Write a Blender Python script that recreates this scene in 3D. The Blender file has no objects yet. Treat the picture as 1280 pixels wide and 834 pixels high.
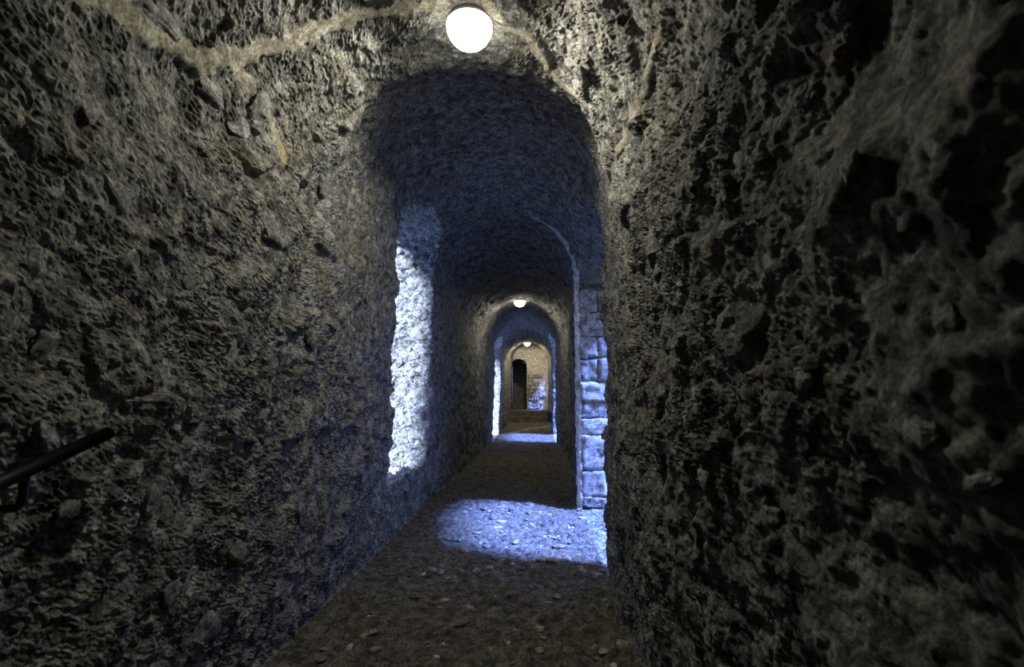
import bpy, math
import numpy as np
from mathutils import Vector, Matrix

S = bpy.context.scene
COL = S.collection
PI = math.pi
EYE = 1.25                                   # eye height above the passage floor
F_PX = 600.0                                 # focal length in pixels of the 1280 wide frame

# ------------------------------------------------------------------ camera
cam_d = bpy.data.cameras.new('camera')
cam = bpy.data.objects.new('camera', cam_d)
COL.objects.link(cam)
cam_d.sensor_width = 36.0
cam_d.lens = F_PX * 36.0 / 1280.0
YAW = math.atan(32 / 600.0)
PITCH = math.atan(73 / math.hypot(600, 32))
FW = np.array([-math.sin(YAW) * math.cos(PITCH), math.cos(YAW) * math.cos(PITCH), math.sin(PITCH)])
RT = np.cross(FW, [0, 0, 1.0]); RT /= np.linalg.norm(RT)
UP = np.cross(RT, FW)
cam.matrix_world = Matrix(((RT[0], UP[0], -FW[0], 0), (RT[1], UP[1], -FW[1], 0), (RT[2], UP[2], -FW[2], EYE), (0, 0, 0, 1)))
cam_d.clip_start = 0.02
cam_d.dof.use_dof = True
cam_d.dof.focus_distance = 4.5
cam_d.dof.aperture_fstop = 4.5
S.camera = cam

# ------------------------------------------------------------------ sky, sun, exposure
W = bpy.data.worlds.new('sky'); S.world = W; W.use_nodes = True
bg = W.node_tree.nodes['Background']
bg.inputs['Color'].default_value = (0.22, 0.35, 1.0, 1)       # daylight seen with a lamp-light white balance
bg.inputs['Strength'].default_value = 1.6
def distant(name, col, energy, angle, d):
    l = bpy.data.lights.new(name, 'SUN'); l.color = col; l.energy = energy; l.angle = math.radians(angle)
    o = bpy.data.objects.new(name, l); COL.objects.link(o)
    o.rotation_euler = Vector(d).normalized().to_track_quat('-Z', 'Y').to_euler()
distant('sun', (0.60, 0.73, 1.0), 14.5, 8, (0.36, 1.0, -0.33))          # rakes along the left window recesses
distant('sky_light', (0.17, 0.29, 1.0), 42.0, 9, (-1.0, 0.33, -1.45))   # bright blue sky above the right-hand doorways
S.view_settings.view_transform = 'Standard'
S.view_settings.look = 'None'
S.view_settings.gamma = 1.0
S.view_settings.use_curve_mapping = False
S.view_settings.exposure = 0.0
LAMP_POWER = 63.0

# ------------------------------------------------------------------ noise
_rs = np.random.RandomState(7)
_perm = _rs.permutation(256); _perm = np.concatenate([_perm, _perm, _perm])
_grad = _rs.normal(size=(256, 3)); _grad /= np.linalg.norm(_grad, axis=1)[:, None]; _grad = _grad.astype(np.float32)
def perlin(p):
    i = np.floor(p).astype(np.int32); f = p - i; i &= 255
    w = f * f * f * (f * (f * 6 - 15) + 10)
    out = np.zeros(len(p), np.float32); f = f.astype(np.float32); w = w.astype(np.float32)
    for a in (0, 1):
        wa = w[:, 0] if a else 1 - w[:, 0]
        pa = _perm[(i[:, 0] + a) & 255]
        for b in (0, 1):
            wb = wa * (w[:, 1] if b else 1 - w[:, 1])
            pb = _perm[pa + ((i[:, 1] + b) & 255)]
            for c in (0, 1):
                g = _grad[_perm[pb + ((i[:, 2] + c) & 255)]]
                d = g[:, 0] * (f[:, 0] - a) + g[:, 1] * (f[:, 1] - b) + g[:, 2] * (f[:, 2] - c)
                out += d * wb * (w[:, 2] if c else 1 - w[:, 2])
    return out * 1.5
def fbm(p, o=4, gain=0.5):
    s = 0; a = 1.0
    for k in range(o):
        s = s + a * perlin(p * (2.03 ** k) + 17.3 * k); a *= gain
    return s
_cellr = _rs.rand(256, 4).astype(np.float32)
_cellg = _rs.normal(size=(256, 3)).astype(np.float32)
def worley(p):
    """distance to nearest and second nearest point, a random number of the nearest cell, and the height of a tilted face in it"""
    i = np.floor(p).astype(np.int32); f = (p - i).astype(np.float32)
    d1 = np.full(len(p), 9.0, np.float32); d2 = d1.copy(); rr = np.zeros(len(p), np.float32); tl = rr.copy()
    for a in (-1, 0, 1):
        ha = _perm[(i[:, 0] + a) & 255]
        for b in (-1, 0, 1):
            hab = _perm[ha + ((i[:, 1] + b) & 255)]
            for c in (-1, 0, 1):
                h = _perm[hab + ((i[:, 2] + c) & 255)]
                q = _cellr[h]; g = _cellg[h]
                x = a + q[:, 0] - f[:, 0]; y = b + q[:, 1] - f[:, 1]; z = c + q[:, 2] - f[:, 2]
                d = x * x + y * y + z * z
                near = d < d1
                d2 = np.where(near, d1, np.minimum(d2, d))
                rr = np.where(near, q[:, 3], rr)
                tl = np.where(near, x * g[:, 0] + y * g[:, 1] + z * g[:, 2], tl)
                d1 = np.where(near, d, d1)
    return np.sqrt(d1), np.sqrt(d2), rr, tl
def sstep(a, b, x):
    t = np.clip((x - a) / (b - a), 0, 1); return t * t * (3 - 2 * t)

def rock_height(p):
    """relief of the rubble walls in metres along the normal"""
    warp = np.stack([fbm(p * 6.1 + 5, 2), fbm(p * 6.1 + 31, 2), fbm(p * 6.1 + 57, 2)], 1)
    q = p + 0.035 * warp
    h = 0.036 * fbm(p * 1.7, 2)
    h += 0.022 * fbm(p * 5.2 + 60, 5, 0.6)
    d1, d2, r, tl = worley(q * np.array([4.4, 4.4, 5.4]))              # broken faces of the stones in the mortar
    h += np.where(r > 0.4, np.maximum((r - 0.4) * 0.030 + tl * 0.016, 0.0), 0.0) * sstep(0.0, 0.16, d2 - d1)
    d1, d2, r, tl = worley(q * 15.0 + 40)                              # gravel and chips standing proud
    m = 0.3 + 0.7 * sstep(-0.2, 0.25, perlin(p * 2.6 + 90))
    h += m * np.where(r > 0.62, np.maximum((r - 0.5) * 0.022 + tl * 0.010, 0.0), 0.0) * sstep(0.0, 0.16, d2 - d1)
    h += 0.012 * np.abs(perlin(q * 11.0 + 13)) + 0.005 * np.abs(perlin(q * 22.0 + 23)) - 0.009
    h += 0.0030 * fbm(p * 34.0, 2, 0.9)
    h += np.random.RandomState(3).normal(0, 0.0023, len(p)) * (0.35 + 0.65 * sstep(0.3, 1.6, p[:, 1])) * (0.4 + 0.9 * sstep(-0.3, 0.3, perlin(p * 3.7 + 15)))
    return h
def floor_height(p):
    h = 0.018 * fbm(p * 1.6, 2) + 0.016 * fbm(p * 6.0 + 9, 3)
    d1, d2, r, tl = worley(p * 9.0 + 20)
    m = sstep(-0.1, 0.3, perlin(p * 1.6 + 44))
    h += (0.25 + 0.75 * m) * (np.maximum(r - 0.35, 0) * 0.050 + tl * 0.006) * sstep(0.05, 0.35, d2 - d1)
    h += 0.008 * fbm(p * 24.0 + 3, 3, 0.6) + np.random.RandomState(4).normal(0, 0.0022, len(p))
    return h

# ------------------------------------------------------------------ materials
def N(nt, t, loc=None, **kw):
    n = nt.nodes.new(t)
    for k, v in kw.items(): setattr(n, k, v)
    return n
def ramp(nt, src, stops, interp='LINEAR'):
    n = N(nt, 'ShaderNodeValToRGB'); n.color_ramp.interpolation = interp
    e = n.color_ramp.elements
    while len(e) < len(stops): e.new(0.5)
    for k, (pos, c) in enumerate(stops):
        e[k].position = pos; e[k].color = (*c, 1) if len(c) == 3 else c
    nt.links.new(src, n.inputs[0]); return n.outputs['Color']
def noise(nt, co, scale, detail=5, rough=0.6, dist=0.0):
    n = N(nt, 'ShaderNodeTexNoise'); n.inputs['Scale'].default_value = scale
    n.inputs['Detail'].default_value = detail; n.inputs['Roughness'].default_value = rough
    n.inputs['Distortion'].default_value = dist
    nt.links.new(co, n.inputs['Vector']); return n.outputs['Fac']
def mixc(nt, fac, a, b, mode='MIX'):
    n = N(nt, 'ShaderNodeMix', data_type='RGBA', blend_type=mode)
    for sck, v in ((n.inputs[0], fac), (n.inputs[6], a), (n.inputs[7], b)):
        if isinstance(v, (int, float)): sck.default_value = v
        elif isinstance(v, tuple): sck.default_value = (*v, 1)
        else: nt.links.new(v, sck)
    return n.outputs[2]
def rock_material(name, dark, mid, pale, ochre, ochre_amt=0.5, bump=0.5, vary=0.0, grain=1.0):
    m = bpy.data.materials.new(name); m.use_nodes = True; nt = m.node_tree
    b = nt.nodes['Principled BSDF']
    b.inputs['Roughness'].default_value = 0.92
    b.inputs['Specular IOR Level'].default_value = 0.18
    co = N(nt, 'ShaderNodeNewGeometry').outputs['Position']
    n1 = noise(nt, co, 5.5, 7, 0.68, 0.4)
    n2 = noise(nt, co, 15, 10, 0.78, 0.3)
    n3 = noise(nt, co, 2.1, 4, 0.6, 0.6)
    n4 = noise(nt, co, 90 * grain, 4, 0.7)
    c = ramp(nt, n1, [(0.36, dark), (0.48, mid), (0.62, pale)])
    c = mixc(nt, 0.72, c, ramp(nt, n2, [(0.42, tuple(0.6 * q for q in dark)), (0.50, mid), (0.585, tuple(1.15 * q for q in pale))]))
    oc = ramp(nt, n3, [(0.54, (0, 0, 0)), (0.66, (ochre_amt,) * 3)])
    c = mixc(nt, oc, c, ochre)
    sp = ramp(nt, n4, [(0.34, (0.3,) * 3), (0.5, (1.0,) * 3), (0.66, (1.7,) * 3)])
    c = mixc(nt, 0.8, c, sp, 'MULTIPLY')
    if vary:
        oi = N(nt, 'ShaderNodeObjectInfo').outputs['Random']
        c = mixc(nt, 1.0, c, ramp(nt, oi, [(0, (1 - vary,) * 3), (0.6, (1.0, 1.0, 1.0)), (1, (1 + vary, 1 + vary, 1 + 0.8 * vary))]), 'MULTIPLY')
    nt.links.new(c, b.inputs['Base Color'])
    hb = N(nt, 'ShaderNodeMath', operation='ADD'); nt.links.new(noise(nt, co, 26 * grain, 11, 0.8), hb.inputs[0])
    hb2 = N(nt, 'ShaderNodeMath', operation='MULTIPLY'); nt.links.new(noise(nt, co, 210 * grain, 4, 0.7), hb2.inputs[0]); hb2.inputs[1].default_value = 0.4
    nt.links.new(hb2.outputs[0], hb.inputs[1])
    bp = N(nt, 'ShaderNodeBump'); bp.inputs['Strength'].default_value = bump; bp.inputs['Distance'].default_value = 0.016
    nt.links.new(hb.outputs[0], bp.inputs['Height']); nt.links.new(bp.outputs[0], b.inputs['Normal'])
    return m
def plain(name, col, rough=0.5, metal=0.0, spec=0.5):
    m = bpy.data.materials.new(name); m.use_nodes = True; nt = m.node_tree
    b = nt.nodes['Principled BSDF']
    co = N(nt, 'ShaderNodeNewGeometry').outputs['Position']
    c = ramp(nt, noise(nt, co, 40, 4), [(0.3, tuple(x * 0.8 for x in col)), (0.7, tuple(min(1, x * 1.15) for x in col))])
    nt.links.new(c, b.inputs['Base Color'])
    b.inputs['Roughness'].default_value = rough; b.inputs['Metallic'].default_value = metal
    b.inputs['Specular IOR Level'].default_value = spec
    return m
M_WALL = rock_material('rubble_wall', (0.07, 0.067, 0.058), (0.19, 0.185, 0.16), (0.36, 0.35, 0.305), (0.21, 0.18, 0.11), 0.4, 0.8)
M_WALL_RIGHT = rock_material('dark_rubble_wall', (0.04, 0.039, 0.036), (0.12, 0.117, 0.104), (0.26, 0.252, 0.215), (0.17, 0.14, 0.085), 0.4, 0.8)  # rubble in darker tones for the near right wall
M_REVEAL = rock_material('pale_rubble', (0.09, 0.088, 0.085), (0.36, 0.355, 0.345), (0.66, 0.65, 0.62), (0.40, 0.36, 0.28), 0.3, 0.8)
M_LIT_EDGE = rock_material('lit_arch_edge', (0.40, 0.40, 0.38), (0.66, 0.65, 0.62), (0.78, 0.77, 0.74), (0.6, 0.56, 0.5), 0.2, 0.5)  # light from the left window put into the pale colour of the edge
M_FLOOR = rock_material('earth_floor', (0.05, 0.043, 0.033), (0.12, 0.105, 0.08), (0.20, 0.18, 0.145), (0.13, 0.10, 0.062), 0.5, 0.7)
M_MORTAR = rock_material('mortar_band', (0.17, 0.155, 0.11), (0.27, 0.245, 0.175), (0.40, 0.385, 0.32), (0.33, 0.25, 0.11), 0.75, 0.35)
M_STONE = rock_material('field_stone', (0.10, 0.097, 0.09), (0.20, 0.195, 0.175), (0.32, 0.315, 0.29), (0.23, 0.20, 0.15), 0.3, 0.5, vary=0.3)
M_PEBBLE = rock_material('floor_stone', (0.11, 0.09, 0.07), (0.22, 0.19, 0.15), (0.36, 0.32, 0.26), (0.30, 0.20, 0.11), 0.6, 0.3, vary=0.5)
M_CREAM = rock_material('cream_pebble', (0.45, 0.38, 0.26), (0.55, 0.48, 0.34), (0.65, 0.58, 0.44), (0.5, 0.36, 0.18), 0.4, 0.2)
M_BLOCK = rock_material('jamb_block', (0.14, 0.13, 0.12), (0.36, 0.34, 0.31), (0.52, 0.50, 0.46), (0.36, 0.28, 0.2), 0.35, 0.9, vary=0.2)
M_DARKSTONE = rock_material('dark_slate', (0.03, 0.03, 0.03), (0.06, 0.06, 0.058), (0.09, 0.09, 0.085), (0.06, 0.05, 0.04), 0.3, 0.3)
M_PLASTER = rock_material('end_plaster', (0.42, 0.37, 0.29), (0.66, 0.60, 0.49), (0.76, 0.72, 0.62), (0.62, 0.48, 0.34), 0.6, 0.4, grain=0.5)
M_METAL = plain('black_paint', (0.006, 0.006, 0.007), 0.45, 0.0, 0.4)
M_HOUSING = plain('lamp_housing', (0.2, 0.19, 0.17), 0.6)
M_CABLE = plain('cable_sheath', (0.25, 0.25, 0.24), 0.6)
M_GROUND = plain('outdoor_ground', (0.03, 0.035, 0.02), 0.95)
def glow(name, col, strength):
    """milky lit glass: glows and lets the light of the bulb through"""
    m = bpy.data.materials.new(name); m.use_nodes = True; nt = m.node_tree
    nt.nodes.remove(nt.nodes['Principled BSDF'])
    tr = N(nt, 'ShaderNodeBsdfTransparent'); em = N(nt, 'ShaderNodeEmission')
    em.inputs['Color'].default_value = (*col, 1); em.inputs['Strength'].default_value = strength
    ad = N(nt, 'ShaderNodeAddShader')
    nt.links.new(tr.outputs[0], ad.inputs[0]); nt.links.new(em.outputs[0], ad.inputs[1])
    nt.links.new(ad.outputs[0], nt.nodes['Material Output'].inputs['Surface'])
    return m

# ------------------------------------------------------------------ mesh helpers
def mesh_obj(name, v, f, mat, parent=None, smooth=True):
    """v: (n,3) array, f: (m,4) or (m,3) index array"""
    me = bpy.data.meshes.new(name)
    f = np.asarray(f, dtype=np.int32); v = np.asarray(v, dtype=np.float32)
    k = f.shape[1]
    me.vertices.add(len(v)); me.vertices.foreach_set('co', v.ravel())
    me.loops.add(f.size); me.loops.foreach_set('vertex_index', f.ravel())
    me.polygons.add(len(f)); me.polygons.foreach_set('loop_start', np.arange(0, f.size, k, dtype=np.int32))
    me.polygons.foreach_set('use_smooth', np.full(len(f), smooth))
    me.update(calc_edges=True); me.validate()
    me.materials.append(mat)
    o = bpy.data.objects.new(name, me); COL.objects.link(o)
    if parent is not None: o.parent = parent
    return o
def structure(o, label=None, cat=None):
    o['kind'] = 'structure'
    if label: o['label'] = label
    if cat: o['category'] = cat
    return o
def tag(o, label, cat, group=None):
    o['label'] = label; o['category'] = cat
    if group: o['group'] = group
    return o
def submesh(name, V, Fc, mask, mat, parent=None, crisp=False):
    f = Fc[mask]; used, inv = np.unique(f, return_inverse=True)
    o = mesh_obj(name, V[used], inv.reshape(f.shape), mat, parent)
    if crisp: o.data.polygons.foreach_set('use_smooth', V[f[:, 0], 1] < 0.7)         # broken, angular grain
    return o

def vnormals(V, Fc):
    a, b, c, d = (V[Fc[:, k]] for k in range(4))
    n = np.cross(c - a, d - b)
    out = np.zeros_like(V)
    for k in range(4):
        for ax in range(3):
            out[:, ax] += np.bincount(Fc[:, k], n[:, ax], len(V))
    return out / np.maximum(np.linalg.norm(out, axis=1), 1e-12)[:, None]
def edges_of(Fc):
    e = np.concatenate([Fc[:, [0, 1]], Fc[:, [1, 2]], Fc[:, [2, 3]], Fc[:, [3, 0]]])
    return e
def laplace(X, E, fixed, it, lam=0.5):
    deg = np.bincount(E[:, 0], minlength=len(X)) + np.bincount(E[:, 1], minlength=len(X))
    deg = np.maximum(deg, 1)
    one = X.ndim == 1
    X = X[:, None].copy() if one else X.copy()
    for _ in range(it):
        for ax in range(X.shape[1]):
            s = np.bincount(E[:, 0], X[E[:, 1], ax], len(X)) + np.bincount(E[:, 1], X[E[:, 0], ax], len(X))
            X[:, ax] = np.where(fixed, X[:, ax], X[:, ax] + lam * (s / deg - X[:, ax]))
    return X[:, 0] if one else X
def project(P):
    q = P - np.array([0, 0, EYE]); z = q @ FW
    zz = np.where(z > 0.05, z, 1e9)
    return 640 + F_PX * (q @ RT) / zz, 417 - F_PX * (q @ UP) / zz, z

# ------------------------------------------------------------------ shape of the passage
LAMPS = [(-0.31, 2.055, 2.955), (-0.33, 8.96, 2.95), (-0.36, 16.80, 2.95), (-0.30, 19.30, 3.42)]  # the last lamp is added, out of view, to brighten the end wall
CR_Y = [-2, 2.35, 3.15, 5.5, 7.6, 8.5, 9.6, 11.2, 14.6, 16.0, 17.5, 18.5, 20.2, 21.5]
CR_Z = [2.97, 3.00, 3.38, 3.36, 3.10, 2.99, 2.99, 3.16, 3.12, 2.99, 2.99, 3.46, 3.46, 3.3]  # raised near the end to hide the added lamp
def crown(y): return np.interp(y, CR_Y, CR_Z)
def xr(y): return np.interp(y, [-2, 0.3, 3.4, 5.6, 8.5, 12, 21.5], [0.50, 0.47, 0.47, 0.45, 0.55, 0.44, 0.46])
def xl(y): return np.interp(y, [-2, 3.0, 5.5, 8.5, 12, 21.5], [-1.2, -1.2, -1.2, -1.12, -1.08, -1.15])
RISE = 0.82
def ys_near():
    y = [0.25]
    while y[-1] < 6.25: y.append(y[-1] + 0.0044 + 0.0031 * y[-1])
    back = list(np.linspace(-1.7, 0.25, 60)[:-1])
    return np.array(back + y)
def ys_far():
    y = [6.15]
    while y[-1] < 21.35: y.append(y[-1] + 0.026 + 0.003 * (y[-1] - 6))
    return np.array(y)

TAG_FLOOR, TAG_RIGHT, TAG_CEIL, TAG_LEFT, TAG_OPEN = 0, 1, 2, 3, 10
def build_tube(ys, nF, nR, nA, nL, openings, layers, smooth_it):
    s_n = nF + nR + nA + nL; ny = len(ys)
    V = np.zeros((ny, s_n, 3)); V[:, :, 1] = ys[:, None]
    L, R, C = xl(ys)[:, None], xr(ys)[:, None], crown(ys)[:, None]
    spring = C - RISE
    base_out = 0.06                                             # the left wall leans out a little towards its foot
    t = np.arange(nF) / nF
    V[:, :nF, 0] = (L - base_out) + (R - L + base_out) * t; k = nF
    t = np.arange(nR) / nR
    V[:, k:k + nR, 0] = R; V[:, k:k + nR, 2] = spring * t; k += nR
    th = np.arange(nA) / nA * PI
    V[:, k:k + nA, 0] = (L + R) / 2 + (R - L) / 2 * np.cos(th); V[:, k:k + nA, 2] = spring + RISE * np.sin(th); k += nA
    t = np.arange(nL) / nL
    V[:, k:, 0] = L - base_out * t ** 2; V[:, k:, 2] = spring * (1 - t)
    i, j = np.meshgrid(np.arange(ny - 1), np.arange(s_n), indexing='ij')
    j2 = (j + 1) % s_n
    Fc = np.stack([i * s_n + j, i * s_n + j2, (i + 1) * s_n + j2, (i + 1) * s_n + j], -1).reshape(-1, 4)
    seg = np.where(j < nF, TAG_FLOOR, np.where(j < nF + nR, TAG_RIGHT, np.where(j < nF + nR + nA, TAG_CEIL, TAG_LEFT))).ravel()
    P = V.reshape(-1, 3)
    cen = P[Fc].mean(1)
    tags = seg.copy()
    parts_v, parts_f, parts_t = [P], [], []
    keep = np.ones(len(Fc), bool)
    nv = len(P)
    for oi, op in enumerate(openings):
        y0, y1, z0, z1, side, depth, splay = op['y0'], op['y1'], op['z0'], op['z1'], op['side'], op['depth'], op['splay']
        ym = (y0 + y1) / 2; hw = (y1 - y0) / 2
        u = (cen[:, 1] - ym) / hw
        top = z1 - op['arch'] * np.abs(np.clip(u, -1, 1)) ** 2.5
        m = (np.abs(u) < 1) & (cen[:, 2] < top) & (seg != TAG_FLOOR) & ((cen[:, 0] - (xl(cen[:, 1]) + xr(cen[:, 1])) / 2) * side > 0)
        if z0 > 0.01: m &= cen[:, 2] > z0
        fm = Fc[m]; keep &= ~m
        de = edges_of(fm)                                       # directed edges of the removed faces
        key = de[:, 0].astype(np.int64) * (nv + 1) + de[:, 1]; rev = de[:, 1].astype(np.int64) * (nv + 1) + de[:, 0]
        bd = de[~np.isin(key, rev)]
        loop = np.unique(bd); idx = {int(q): n for n, q in enumerate(loop)}
        bi = np.array([[idx[int(a)], idx[int(b)]] for a, b in bd])
        basev = P[loop]; xout = (op['xout'])
        prev = loop.copy()
        start = sum(len(q) for q in parts_v)
        for l in range(1, layers + 1):
            w = l / layers
            q = basev.copy()
            q[:, 0] = basev[:, 0] + (xout - basev[:, 0]) * w
            q[:, 1] = ym + (basev[:, 1] - ym) * (1 + splay * w)
            q[:, 2] = np.where(basev[:, 2] > 0.02, basev[:, 2] + op['drop'] * w * sstep(z1 - 0.9, z1, basev[:, 2]) + op['sill'] * w * (basev[:, 2] < z0 + 0.1), basev[:, 2])
            parts_v.append(q)
            cur = start + np.arange(len(loop))
            fq = np.stack([prev[bi[:, 0]], prev[bi[:, 1]], cur[bi[:, 1]], cur[bi[:, 0]]], 1)
            parts_f.append(fq); parts_t.append(np.full(len(fq), TAG_OPEN + oi))
            prev = cur; start += len(loop)
    PV = np.concatenate(parts_v); PF = np.concatenate([Fc[keep]] + parts_f); PT = np.concatenate([tags[keep]] + parts_t)
    e = edges_of(PF)
    cnt_key = np.sort(e, 1).astype(np.int64); ck = cnt_key[:, 0] * len(PV) + cnt_key[:, 1]
    uq, c = np.unique(ck, return_counts=True)
    bnd = uq[c == 1]; fixed = np.zeros(len(PV), bool); fixed[bnd // len(PV)] = True; fixed[bnd % len(PV)] = True
    E = np.stack([uq // len(PV), uq % len(PV)], 1)
    PV = laplace(PV, E, fixed, smooth_it)
    fl = np.zeros(len(PV)); ff = PF[PT == TAG_FLOOR]; fl[ff.ravel()] = 1
    isop = PT >= TAG_OPEN                                       # thresholds count as floor
    ov = np.unique(PF[isop]); fl[ov[(PV[ov, 2] < 0.03)]] = 1
    fl = laplace(fl, E, np.zeros(len(PV), bool), 6)
    return PV, PF, PT, fl, E

OP_NEAR = [
    dict(y0=3.98, y1=5.42, z0=0.47, z1=3.06, side=-1, depth=0.8, splay=0.10, arch=0.25, xout=-1.92, drop=0.15, sill=-0.14),
    dict(y0=3.46, y1=5.42, z0=0.0, z1=2.92, side=1, depth=0.7, splay=-0.06, arch=0.45, xout=1.10, drop=-0.25, sill=0.0)]
OP_FAR = [
    dict(y0=12.1, y1=14.3, z0=0.0, z1=2.75, side=-1, depth=0.8, splay=0.08, arch=0.3, xout=-1.9, drop=0.0, sill=0.0),
    dict(y0=12.0, y1=14.3, z0=0.0, z1=2.80, side=1, depth=0.7, splay=0.0, arch=0.3, xout=1.05, drop=0.0, sill=0.0),
    dict(y0=20.55, y1=21.2, z0=0.9, z1=2.75, side=1, depth=0.6, splay=0.0, arch=0.3, xout=0.95, drop=0.0, sill=0.0)]

nV, nFc, nT, nfl, nE = build_tube(ys_near(), 150, 340, 270, 270, OP_NEAR, 44, 10)
fV, fF, fT, ffl, fE = build_tube(ys_far(), 56, 80, 90, 80, OP_FAR, 16, 2)

# mortar bands smeared over the cable runs near the first lamp (path over the vault, found on the surface itself)
def surface_point(px, py, V):
    x, y, z = project(V)
    d = np.hypot(x - px, y - py)
    m = (z > 0.05) & (d < 9)
    if not m.any(): m = (z > 0.05) & (d < d[z > 0.05].min() + 4)
    zz = z[m]; near = zz < zz.min() + 0.25
    c = np.where(m)[0][near]
    return c[np.argmin(d[c])]
BANDS = [
    ([(95, -10), (150, 8), (205, 45), (250, 78), (310, 70), (370, 48), (430, 28), (500, 10), (556, 4)], 0.040),
    ([(292, 78), (318, 118), (340, 160), (352, 195)], 0.030),
    ([(612, 8), (634, 34), (662, 48), (682, 84), (708, 112), (738, 138)], 0.034),
    ([(832, 36), (816, 72), (804, 118), (786, 165), (772, 205), (764, 240)], 0.020)]
def seg_dist(P, pts):
    best = np.full(len(P), 9.0)
    for a, b in zip(pts[:-1], pts[1:]):
        ab = b - a; t = np.clip(((P - a) @ ab) / max(ab @ ab, 1e-9), 0, 1)
        best = np.minimum(best, np.linalg.norm(P - a - t[:, None] * ab, axis=1))
    return best
band_masks = []
for pts, wd in BANDS:
    path = [nV[surface_point(px, py, nV)] for px, py in pts]
    d = seg_dist(nV, path)
    wob = 0.55 * fbm(nV * 9.0 + 3, 3) + 0.35 * fbm(nV * 30 + 8, 2)
    band_masks.append(1 - sstep(0.6, 1.25, d / wd + wob))
band_any = np.max(band_masks, 0)

def displace(V, Fc, fl, amp=1.0, calm=None, rough=None):
    n = vnormals(V, Fc)
    n = n if True else n
    h = rock_height(V) * amp
    lamp_calm = np.ones(len(V))
    for lx, ly, lz in LAMPS:
        lamp_calm = np.minimum(lamp_calm, sstep(0.10, 0.34, np.linalg.norm(V - np.array([lx, ly, lz + 0.03]), axis=1)))
    h = h * (0.1 + 0.9 * lamp_calm)
    if calm is not None: h = h * (1 - 0.75 * calm) + 0.004 * calm
    # the right wall near the eye is the roughest, with broad ledges
    near_right = sstep(0.30, 0.42, V[:, 0]) * (1 - sstep(2.6, 3.3, V[:, 1])) * sstep(0.05, 0.4, V[:, 2])
    h = h + near_right * (0.022 * fbm(V * np.array([3, 3.2, 4.6]) + 21, 3) + 0.008)
    if rough is not None: h = h * (1 + 0.9 * rough) + rough * (0.055 * np.abs(fbm(V * 6.0 + 3, 4, 0.6)) - 0.02)
    h = h * (1 - fl) + floor_height(V) * fl
    return V + n * h[:, None]
# make sure that normals point into the passage
def inward(V, Fc):
    n = vnormals(V, Fc)
    c = np.array([-0.37, 0, 1.4]); probe = np.argmin(np.linalg.norm(V - np.array([0.45, 1.5, 1.4]), axis=1))
    return Fc if n[probe, 0] < 0 else Fc[:, ::-1].copy()
nFc = inward(nV, nFc)
pf = np.argmin(np.linalg.norm(fV - np.array([0.5, 8.5, 1.4]), axis=1))
if vnormals(fV, fF)[pf, 0] > 0: fF = fF[:, ::-1].copy()
n_op = np.zeros(len(nV)); n_op[nFc[nT == TAG_OPEN].ravel()] = 1; n_op = laplace(n_op, nE, np.zeros(len(nV), bool), 4)
nD = displace(nV, nFc, nfl, 1.0, band_any, n_op)
fD = displace(fV, fF, ffl, 0.9)

# ------------------------------------------------------------------ the setting as objects
band_face = np.full(len(nFc), -1)
for k, bm_ in enumerate(band_masks):
    fmv = bm_[nFc].mean(1); band_face = np.where((fmv > 0.5) & (nT != TAG_FLOOR) & (band_face < 0), k, band_face)
plain_face = band_face < 0
floor = structure(submesh('floor', nD, nFc, (nT == TAG_FLOOR), M_FLOOR, crisp=True), 'trodden brown earth and stone floor of the near passage', 'floor')
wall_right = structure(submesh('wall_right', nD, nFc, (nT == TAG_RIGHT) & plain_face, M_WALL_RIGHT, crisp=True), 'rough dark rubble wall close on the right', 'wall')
ceiling = structure(submesh('ceiling', nD, nFc, (nT == TAG_CEIL) & plain_face, M_WALL, crisp=True), 'rough rubble barrel vault around the nearest lamp', 'ceiling')
wall_left = structure(submesh('wall_left', nD, nFc, (nT == TAG_LEFT) & plain_face, M_WALL, crisp=True), 'long lamplit rubble wall on the left with the handrail', 'wall')
for k in range(len(BANDS)):
    mm = band_face == k
    if mm.any():
        side = np.bincount(nT[mm] if (nT[mm] < 10).all() else np.minimum(nT[mm], 3)).argmax()
        submesh('mortar_band', nD, nFc, mm, M_MORTAR, {1: wall_right, 2: ceiling, 3: wall_left}[int(side)])
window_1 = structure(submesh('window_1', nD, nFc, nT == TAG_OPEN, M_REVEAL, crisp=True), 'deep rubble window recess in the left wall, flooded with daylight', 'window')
door_1 = structure(submesh('door_1', nD, nFc, nT == TAG_OPEN + 1, M_WALL, crisp=True), 'side doorway on the right throwing blue light on the floor', 'doorway')
floor_far = structure(submesh('floor_far', fD, fF, fT == TAG_FLOOR, M_FLOOR), 'earth floor of the far passage with a blue lit strip', 'floor')
wall_right_far = structure(submesh('wall_right_far', fD, fF, fT == TAG_RIGHT, M_WALL), 'dark right wall of the far passage', 'wall')
ceiling_far = structure(submesh('ceiling_far', fD, fF, fT == TAG_CEIL, M_WALL), 'unlit far vault stepping down to lamplit arches', 'ceiling')
wall_left_far = structure(submesh('wall_left_far', fD, fF, fT == TAG_LEFT, M_WALL), 'dark left wall of the far passage', 'wall')
window_2 = structure(submesh('window_2', fD, fF, fT == TAG_OPEN, M_REVEAL), 'far left side opening with a narrow blue lit jamb', 'window')
door_2 = structure(submesh('door_2', fD, fF, fT == TAG_OPEN + 1, M_REVEAL), 'far right side doorway with a narrow blue lit jamb', 'doorway')
window_3 = structure(submesh('window_3', fD, fF, fT == TAG_OPEN + 2, M_REVEAL), 'window recess lighting the far end wall', 'window')

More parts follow.
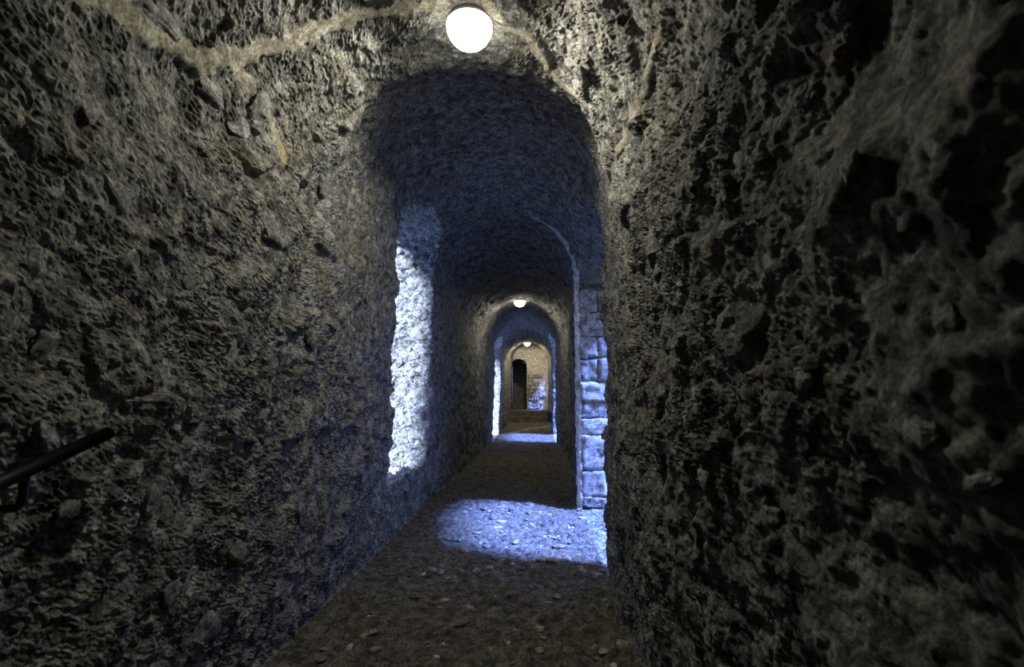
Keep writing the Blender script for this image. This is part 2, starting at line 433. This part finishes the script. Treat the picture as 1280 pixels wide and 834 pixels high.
# ------------------------------------------------------------------ end wall with the dark doorway
def grid_wall(name, x0, x1, z0, z1, y, nx, nz, mat, hole=None, amp=0.012, flip=False):
    X, Z = np.meshgrid(np.linspace(x0, x1, nx), np.linspace(z0, z1, nz))
    P = np.stack([X.ravel(), np.full(X.size, y), Z.ravel()], 1)
    i, j = np.meshgrid(np.arange(nz - 1), np.arange(nx - 1), indexing='ij')
    a = (i * nx + j).ravel(); Fq = np.stack([a, a + 1, a + nx + 1, a + nx], 1)
    if hole is not None:
        c = P[Fq].mean(1); Fq = Fq[~hole(c)]
    P[:, 1] -= amp * (fbm(P * 5 + 4, 4) * 1.6)
    if flip: Fq = Fq[:, ::-1]
    return P, Fq
END_Y = 21.25
DX0, DX1, DZ0, DZT = -1.22, -0.47, 0.46, 2.70
def door_hole(c):
    xm = (DX0 + DX1) / 2; hw = (DX1 - DX0) / 2
    u = np.clip(np.abs(c[:, 0] - xm) / hw, 0, 1)
    return (c[:, 0] > DX0) & (c[:, 0] < DX1) & (c[:, 2] > DZ0) & (c[:, 2] < DZT - 0.30 * (1 - np.sqrt(np.maximum(0, 1 - u ** 2))))
P, Fq = grid_wall('wall_end', -1.6, 0.9, -0.1, 3.6, END_Y, 130, 190, M_PLASTER, door_hole)
wall_end = structure(mesh_obj('wall_end', P, Fq, M_PLASTER), 'pale plastered end wall beside the dark doorway', 'wall')
# passage beyond the doorway
GX = 0.03
prof = [(DX0 - GX, DZ0 - GX)] + [(DX0 - GX, 2.40)] + [((DX0 + DX1) / 2 - (0.375 + GX) * math.cos(a), 2.40 + (0.30 + GX) * math.sin(a)) for a in np.linspace(0, PI, 13)[1:-1]] + [(DX1 + GX, 2.40), (DX1 + GX, DZ0 - GX)]
pv = []; pfc = []
deps = [END_Y + 0.0, END_Y + 0.35, END_Y + 0.9, END_Y + 1.6, END_Y + 2.6]
for d in deps:
    for x, z in prof: pv.append((x + (0 if d == deps[0] else 0.01 * math.sin(9 * z + 3 * d)), d, z))
n = len(prof)
for a in range(len(deps) - 1):
    for b in range(n):
        b2 = (b + 1) % n; pfc.append((a * n + b, a * n + b2, (a + 1) * n + b2, (a + 1) * n + b))
door_3 = structure(mesh_obj('door_3', np.array(pv), np.array(pfc), M_WALL, smooth=False), 'tall arched black doorway in the end wall', 'doorway')
pc = [(0.5 * (DX0 + DX1), deps[-1], 1.4)] + [(x, deps[-1], z) for x, z in prof]
mesh_obj('back_panel', np.array(pc), np.array([(0, 1 + k, 1 + (k + 1) % n) for k in range(n)]), M_WALL, door_3, smooth=False)
P, Fq = grid_wall('wall_back', -1.8, 1.1, -0.15, 3.5, -1.68, 30, 40, M_WALL, None, 0.02, True)
structure(mesh_obj('wall_back', P, Fq, M_WALL), 'rubble wall closing the passage behind the viewer', 'wall')

# ------------------------------------------------------------------ rocks
rng = np.random.RandomState(21)
import bmesh
def ico(sub):
    bm = bmesh.new(); bmesh.ops.create_icosphere(bm, subdivisions=sub, radius=1.0)
    v = np.array([q.co[:] for q in bm.verts]); f = np.array([[q.index for q in t.verts] for t in bm.faces]); bm.free(); return v, f
ICO_V, ICO_F = ico(3)
ICO2_V, ICO2_F = ico(2)
def rock_verts(V, cuts, rough, seed):
    r = np.random.RandomState(seed)
    P = V.copy()
    for _ in range(cuts):
        d = r.normal(size=3); d /= np.linalg.norm(d); t = r.uniform(0.55, 0.88)
        k = P @ d; over = k > t
        P[over] -= np.outer(k[over] - t, d)
    P += (V * (rough * fbm(V * 1.8 + seed * 3.1, 3))[:, None])
    if len(V) > 300: P += r.normal(0, 0.022, P.shape)
    return P / np.abs(P).max(0)
def rock_mesh(name, seed, cuts, rough, mat, fine=True):
    V, Fv = (ICO_V, ICO_F) if fine else (ICO2_V, ICO2_F)
    me = bpy.data.meshes.new(name)
    me.from_pydata(rock_verts(V, cuts, rough, seed).tolist(), [], Fv.tolist())
    for p in me.polygons: p.use_smooth = not fine
    me.materials.append(mat); return me
STONES = [rock_mesh('stone', 100 + k, 16, 0.16, M_STONE) for k in range(10)]
PEBBLES = [rock_mesh('pebble', 200 + k, 8, 0.10, M_PEBBLE, False) for k in range(8)]
CREAMS = [rock_mesh('cream', 300 + k, 7, 0.10, M_CREAM, False) for k in range(3)]
DARKS = [rock_mesh('slate', 400 + k, 9, 0.08, M_DARKSTONE) for k in range(2)]
REVEALS = [rock_mesh('reveal_stone', 500 + k, 14, 0.16, M_BLOCK) for k in range(6)]
def put(me, name, parent, loc, nrm, size, spin):
    """stone with its flat axis along the surface normal"""
    z = Vector(nrm).normalized(); q = z.to_track_quat('Z', 'Y')
    m = Matrix.Translation(Vector(loc)) @ q.to_matrix().to_4x4() @ Matrix.Rotation(spin, 4, 'Z') @ Matrix.Diagonal((*size, 1))
    o = bpy.data.objects.new(name, me); COL.objects.link(o)
    o.parent = parent; o.matrix_world = m
    return o
nN = vnormals(nV, nFc)                                         # smooth base normals
dN = nN
wall_of = np.full(len(nV), -1)
for tg in (TAG_RIGHT, TAG_CEIL, TAG_LEFT, TAG_FLOOR): wall_of[nFc[nT == tg].ravel()] = tg
PARENT = {TAG_RIGHT: wall_right, TAG_CEIL: ceiling, TAG_LEFT: wall_left, TAG_FLOOR: floor}
cand = nD.copy(); cand[wall_of < 0] = 1e6
def stone_at(px, py, wpx, hpx, spin=0.0, mesh=None, proud=0.12):
    k = surface_point(px, py, cand); z = project(nD[k:k + 1])[2][0]
    a = wpx * z / F_PX / 2; b = hpx * z / F_PX / 2
    th = min(a, b) * 0.5
    nn = nN[k]; par = PARENT.get(int(wall_of[k]), wall_left)
    me = mesh or STONES[rng.randint(len(STONES))]
    return put(me, 'stone', par, nD[k] + nn * th * (proud - 0.45), nn, (a, b, th), spin)
# stones that can be picked out one by one in the photograph (pixel centre, size along the wall)
for args in [(340, 290, 46, 40), (322, 138, 60, 44), (196, 22, 90, 34), (265, 110, 60, 36), (405, 235, 34, 26), (300, 160, 40, 30),
             (98, 640, 70, 34), (190, 622, 44, 36), (258, 795, 52, 60), (70, 240, 60, 36), (150, 245, 60, 34), (60, 430, 60, 40),
             (205, 640, 40, 36), (440, 330, 26, 24), (390, 420, 32, 28), (330, 520, 36, 30), (290, 440, 40, 32), (235, 350, 40, 30),
             (160, 330, 44, 30), (415, 560, 24, 22), (375, 640, 34, 28), (300, 690, 40, 34), (215, 745, 44, 40), (120, 760, 60, 44),
             (45, 330, 60, 40), (110, 130, 54, 34), (450, 450, 24, 20), (465, 250, 20, 18), (460, 600, 22, 20), (60, 545, 50, 30)]:
    stone_at(*args, spin=rng.uniform(0, 3))
for args in [(538, 42, 22, 48)]: stone_at(*args, spin=0.3, mesh=DARKS[0])
for args in [(460, 60, 30, 26), (500, 95, 26, 20), (640, 90, 26, 22), (700, 60, 32, 28), (725, 95, 22, 24), (440, 110, 28, 24), (531, 182, 14, 12), (760, 130, 24, 30)]:
    stone_at(*args, spin=rng.uniform(0, 3))
for args in [(1220, 600, 60, 26), (1190, 695, 50, 18), (1150, 540, 60, 40), (1090, 520, 60, 44), (1000, 470, 40, 40), (870, 490, 36, 30),
             (905, 400, 40, 40), (820, 340, 26, 30), (800, 470, 22, 28), (960, 330, 40, 36), (1130, 270, 60, 50), (1060, 210, 50, 40),
             (880, 600, 36, 40), (960, 640, 50, 44), (1040, 720, 60, 44), (840, 680, 28, 36), (800, 600, 22, 26), (1180, 400, 60, 50),
             (920, 200, 40, 36), (860, 120, 32, 36), (850, 240, 26, 30), (1000, 120, 46, 40)]:
    stone_at(*args, spin=rng.uniform(0, 3))
# stones lying in the floor
fl_idx = np.where((wall_of == TAG_FLOOR) & (nD[:, 1] > 1.8) & (nD[:, 1] < 6.0))[0]
def floor_stone(x, y, r, mesh):
    k = fl_idx[np.argmin((nD[fl_idx, 0] - x) ** 2 + (nD[fl_idx, 1] - y) ** 2)]
    a = r * rng.uniform(0.8, 1.4); b = r * rng.uniform(0.6, 1.0); c = r * rng.uniform(0.3, 0.55)
    put(mesh, 'stone', floor, nD[k] + np.array([0, 0, c * 0.15]), (rng.normal(0, .12), rng.normal(0, .12), 1), (a, b, c), rng.uniform(0, 6))
for _ in range(150):                                            # pebbles under the side doorway
    y = rng.uniform(3.5, 5.3); floor_stone(rng.uniform(-0.85, 0.44), y, 0.013 + 0.034 * rng.rand() ** 2, PEBBLES[rng.randint(8)])
for _ in range(110):
    y = rng.uniform(1.9, 3.6); floor_stone(rng.uniform(-1.15, 0.42), y, 0.012 + 0.035 * rng.rand() ** 2.5, PEBBLES[rng.randint(8)])
def fpix(px, py):
    d = FW * F_PX + RT * (px - 640) + UP * (417 - py); t = -EYE / d[2]; return d[0] * t, d[1] * t
for px, py, r in [(461, 776, .016), (477, 775, .010), (635, 805, .022), (530, 717, .022), (644, 788, .010), (711, 699, .020), (698, 672, .018), (560, 722, .02), (603, 720, .018), (545, 820, .02), (690, 664, .014)]:
    floor_stone(*fpix(px, py), r, CREAMS[rng.randint(3)])
# ashlar blocks in the far jamb of the right-hand doorway
def cube_grid(n):
    bm = bmesh.new(); bmesh.ops.create_cube(bm, size=2.0)
    bmesh.ops.subdivide_edges(bm, edges=bm.edges[:], cuts=n, use_grid_fill=True)
    v = np.array([q.co[:] for q in bm.verts]); f = np.array([[q.index for q in t.verts] for t in bm.faces]); bm.free(); return v, f
CUBE_V, CUBE_F = cube_grid(7)
def block_obj(parent, cx, cy, cz, sx, sy, sz, seed, mat, name='stone', relief=0.012):
    """rough squared stone"""
    half = np.array([sx, sy, sz]) / 2; rad = 0.16 * half.min()
    P = CUBE_V * half
    core = np.clip(P, -(half - rad), half - rad); d = P - core; L = np.linalg.norm(d, axis=1)
    P = np.where(L[:, None] > 1e-9, core + d / np.maximum(L, 1e-9)[:, None] * np.minimum(L, rad)[:, None], P)
    wp = P + np.array([cx, cy, cz]) + seed
    P += relief * np.stack([fbm(wp * 11 + q, 4, 0.65) for q in (3, 41, 77)], 1) + 0.4 * relief * np.stack([fbm(wp * 4 + q, 2) for q in (13, 51, 87)], 1)
    o = mesh_obj(name, P, CUBE_F, mat, parent)
    o.location = (cx, cy, cz); o.rotation_euler = (rng.normal(0, .02), rng.normal(0, .02), rng.normal(0, .03)); return o
JY = 5.42
levels = [0.02, 0.13, 0.40, 0.78, 0.96, 1.14, 1.36, 1.62, 1.86, 2.14, 2.4]
for k in range(len(levels) - 1):
    z0, z1 = levels[k], levels[k + 1]
    xs = [0.45, 0.45 + rng.uniform(0.20, 0.36), 1.08] if k != 2 else [0.45, 0.9, 1.08]
    for a, b in zip(xs[:-1], xs[1:]):
        block_obj(door_1, (a + b) / 2 + 0.012, JY + 0.02 + rng.uniform(-.012, .012), (z0 + z1) / 2, b - a - 0.002, 0.16, z1 - z0 - 0.004, k * 7 + a, M_BLOCK)
# stones standing out of the lit far side of the left window recess
rv = np.unique(nFc[nT == TAG_OPEN]); rv = rv[(nV[rv, 1] > 5.2) & (nV[rv, 0] < -1.24) & (nV[rv, 0] > -1.75) & (nV[rv, 2] > 0.55) & (nV[rv, 2] < 2.85)]
for _ in range(46):
    k = rv[rng.randint(len(rv))]; r_ = rng.uniform(0.03, 0.085)
    put(REVEALS[rng.randint(6)], 'stone', window_1, nD[k] + nN[k] * r_ * 0.05, nN[k] + rng.normal(0, .25, 3), (r_ * rng.uniform(0.9, 1.5), r_ * rng.uniform(0.7, 1.0), r_ * 0.55), rng.uniform(-0.4, 0.4))
# arch edge beyond the doorway, floor to vault; pale colour carries painted window light
ex, er = [], []
for z in np.linspace(0.0, float(crown(5.5)) - RISE, 120)[:-1]: ex.append((float(xr(5.5)), z))
for a in np.linspace(0, 1.25, 70): ex.append((float(xl(5.5) + xr(5.5)) / 2 + float(xr(5.5) - xl(5.5)) / 2 * math.cos(a), float(crown(5.5)) - RISE + RISE * math.sin(a)))
ex = np.array(ex); nr = 9
cx_, cz_ = float(xl(5.5) + xr(5.5)) / 2, float(crown(5.5)) - RISE
ev = []
for k, (x, z) in enumerate(ex):
    inn = np.array([-1.0, 0.0]) if z < cz_ else np.array([cx_ - x, cz_ - z]) / math.hypot(cx_ - x, cz_ - z)
    tp = 1.0 if k < 120 else 1.0 - 0.6 * (k - 120) / 70
    for j in range(nr):
        w = j / (nr - 1) * PI
        ev.append((x - inn[0] * 0.02 + inn[0] * 0.052 * tp * math.sin(w), 5.44 - 0.075 * tp * math.cos(w) , z - inn[1] * 0.02 + inn[1] * 0.052 * tp * math.sin(w)))
ev = np.array(ev); ev += 0.016 * np.stack([fbm(ev * 9 + q, 4, 0.6) for q in (1, 33, 66)], 1)
ef = np.array([(k * nr + j, k * nr + j + 1, (k + 1) * nr + j + 1, (k + 1) * nr + j) for k in range(len(ex) - 1) for j in range(nr - 1)])
mesh_obj('arch_edge', ev, ef[:, ::-1], M_LIT_EDGE, door_1)
# courses of stone exposed in the end wall to the right of the dark doorway
for k in range(9):
    z = 0.52 + k * 0.17
    x = -0.44
    while x < (0.05 if k not in (6, 7) else -0.15):
        w = rng.uniform(0.18, 0.34)
        block_obj(wall_end, x + w / 2, END_Y - 0.02 + rng.uniform(-.02, .02), z + 0.07, w - 0.02, 0.12, 0.15, k * 3 + x, M_BLOCK)
        x += w
# stone standing out of the right wall before the steps
block_obj(wall_right_far, 0.40, 15.4, 0.46, 0.22, 0.30, 0.30, 3.3, M_DARKSTONE)

# ------------------------------------------------------------------ two steps up to the end wall
def step_block(y0, y1, h, seed):
    nx, nb = 60, 6
    prof = [(y0, -0.05)] + [(y0 + 0.006 * k, h * (k + 0.5) / nb) for k in range(nb)] + [(y0 + 0.03, h)] + [(y0 + 0.03 + (y1 - y0) * t, h) for t in (0.3, 0.6, 1.0)]
    xs = np.linspace(-1.4, 0.7, nx); n = len(prof)
    P = np.array([(x, p[0], p[1]) for x in xs for p in prof])
    P[:, 1] += 0.018 * fbm(P * 3 + seed, 3); P[:, 2] += 0.010 * fbm(P * 4 + seed + 7, 3)
    Fq = np.array([(i * n + j, i * n + j + 1, (i + 1) * n + j + 1, (i + 1) * n + j) for i in range(nx - 1) for j in range(n - 1)])
    return mesh_obj('step', P, Fq, M_FLOOR, floor_far)
step_block(20.3, 20.8, 0.23, 1.0)
step_block(20.72, 21.3, 0.46, 5.0)

# ------------------------------------------------------------------ lamps
def lathe(prof, n=40):
    v = []; f = []
    for r, z in prof:
        for k in range(n): v.append((r * math.cos(2 * PI * k / n), r * math.sin(2 * PI * k / n), z))
    for a in range(len(prof) - 1):
        for k in range(n):
            k2 = (k + 1) % n; f.append((a * n + k, a * n + k2, (a + 1) * n + k2, (a + 1) * n + k))
    return np.array(v), np.array(f)
def tube(path, r, n=12, closed_ends=True):
    path = [Vector(p) for p in path]; v = []; f = []
    for i, p in enumerate(path):
        t = (path[min(i + 1, len(path) - 1)] - path[max(i - 1, 0)]).normalized()
        a = t.orthogonal() if i == 0 else (a - t * a.dot(t)); a.normalize(); b = t.cross(a)
        for k in range(n):
            w = 2 * PI * k / n; v.append(tuple(p + a * (r * math.cos(w)) + b * (r * math.sin(w))))
    for i in range(len(path) - 1):
        for k in range(n):
            k2 = (k + 1) % n; f.append((i * n + k, i * n + k2, (i + 1) * n + k2, (i + 1) * n + k))
    if closed_ends:
        for e, i in ((path[0], 0), (path[-1], len(path) - 1)):
            c = len(v); v.append(tuple(e))
            for k in range(n): f.append((i * n + k, i * n + (k + 1) % n, c, c))
    return np.array(v), f
def tube_obj(name, path, r, mat, parent, n=12):
    v, f = tube(path, r, n)
    me = bpy.data.meshes.new(name); me.from_pydata(v.tolist(), [], [tuple(dict.fromkeys(q)) for q in f])
    for p in me.polygons: p.use_smooth = True
    me.materials.append(mat); o = bpy.data.objects.new(name, me); COL.objects.link(o); o.parent = parent; return o
LAMP_INFO = [((1.0, 0.96, 0.84), 1.0, 'large round glowing ceiling lamp, nearest at the top of the picture'),
             ((1.0, 0.97, 0.85), 0.5, 'middle glowing ceiling lamp at the crown of the grey lit arch'),
             ((1.0, 0.90, 0.64), 1.0, 'smallest glowing ceiling lamp in view, before the pale end wall'),
             ((1.0, 0.90, 0.66), 1.5, 'added unseen ceiling lamp in the raised vault, put in to brighten the end wall')]
for (lx, ly, lz), (col, k, label) in zip(LAMPS, LAMP_INFO):
    e = bpy.data.objects.new('ceiling_lamp', None); COL.objects.link(e); e.location = (lx, ly, lz)
    tag(e, label, 'lamp', 'lamps along the vault')
    R_ = 0.108
    v, f = lathe([(0.0, 0.06), (R_ - 0.008, 0.06), (R_ - 0.008, 0.006), (R_ - 0.010, 0.004), (R_ - 0.02, 0.004)])
    mesh_obj('lamp_base', v, f, M_HOUSING, e)
    v, f = lathe([(R_ * math.cos(a), 0.004 - 0.106 * math.sin(a)) for a in np.linspace(0, PI / 2, 12)[:-1]] + [(0.0005, -0.102)])
    mesh_obj('lamp_dome', v, f[:, ::-1], glow('lamp_glass', col, 9.0), e)
    bl = bpy.data.lights.new('bulb', 'SPOT'); bl.color = col; bl.energy = LAMP_POWER * k; bl.shadow_soft_size = 0.07
    bl.spot_size = math.radians(179); bl.spot_blend = 0.22                 # the opaque base keeps the light off the crown of the vault
    bo = bpy.data.objects.new('bulb', bl); COL.objects.link(bo); bo.parent = e; bo.location = (0, 0, -0.022)
    tube_obj('cable', [(R_ + 0.0, 0.0, 0.03), (R_ + 0.05, 0.01, 0.0), (R_ + 0.10, 0.0, 0.01), (R_ + 0.14, -0.03, 0.03)], 0.005, M_CABLE, e, 8)

# ------------------------------------------------------------------ handrail on the left wall
hr = bpy.data.objects.new('handrail', None); COL.objects.link(hr); hr.location = (0, 0, 0)
tag(hr, 'black metal handrail on a bent bracket fixed to the left wall', 'handrail')
def unp(px, py, X):
    d = FW * F_PX + RT * (px - 640) + UP * (417 - py); t = X / d[0]; return Vector((X, d[1] * t, EYE + d[2] * t))
XR_ = -1.06
pA = unp(136, 541, XR_); pB = unp(20, 594, XR_)
dirv = (pB - pA).normalized()
pC = pA + dirv * 1.5
rail = tube_obj('rail', [pA, pA + dirv * 0.3, pA + dirv * 0.8, pC], 0.0155, M_METAL, hr, 20)
def bracket(at):
    pth = [at, at + Vector((0, 0, -0.03)), at + Vector((0.0, 0.0, -0.052))]
    for a in np.linspace(0.2, PI / 2, 6): pth.append(at + Vector((-0.022 * (1 - math.cos(a)), 0, -0.052 - 0.022 * math.sin(a))))
    pth.append(at + Vector((-0.10, 0, -0.076))); pth.append(at + Vector((-0.17, 0, -0.076)))
    o = tube_obj('bracket', pth, 0.0085, M_METAL, hr, 14)
    v, f = lathe([(0.0005, 0.0), (0.03, 0.0), (0.03, 0.006), (0.0005, 0.008)], 24)
    q = mesh_obj('wall_plate', v, f, M_METAL, o); q.rotation_euler = (0, PI / 2, 0); q.location = at + Vector((-0.16, 0, -0.076))
bracket(unp(32, 590, XR_))
bracket(pA + dirv * 1.15)

# ------------------------------------------------------------------ ground outside the openings
for nm, x0, x1, z in (('ground_left', -14, -1.95, -0.25), ('ground_right', 1.06, 14, -0.08)):
    X, Y = np.meshgrid(np.linspace(x0, x1, 40), np.linspace(-6, 30, 80))
    P = np.stack([X.ravel(), Y.ravel(), np.full(X.size, z)], 1)
    P[:, 2] += 0.06 * fbm(P * 0.9, 3) * sstep(0, 1.5, np.abs(P[:, 0] - (x1 if x1 < 0 else x0)))
    i, j = np.meshgrid(np.arange(79), np.arange(39), indexing='ij'); a = (i * 40 + j).ravel()
    structure(mesh_obj(nm, P, np.stack([a, a + 1, a + 41, a + 40], 1), M_GROUND), 'grassy ground outside the ' + nm[7:] + ' openings', 'ground')
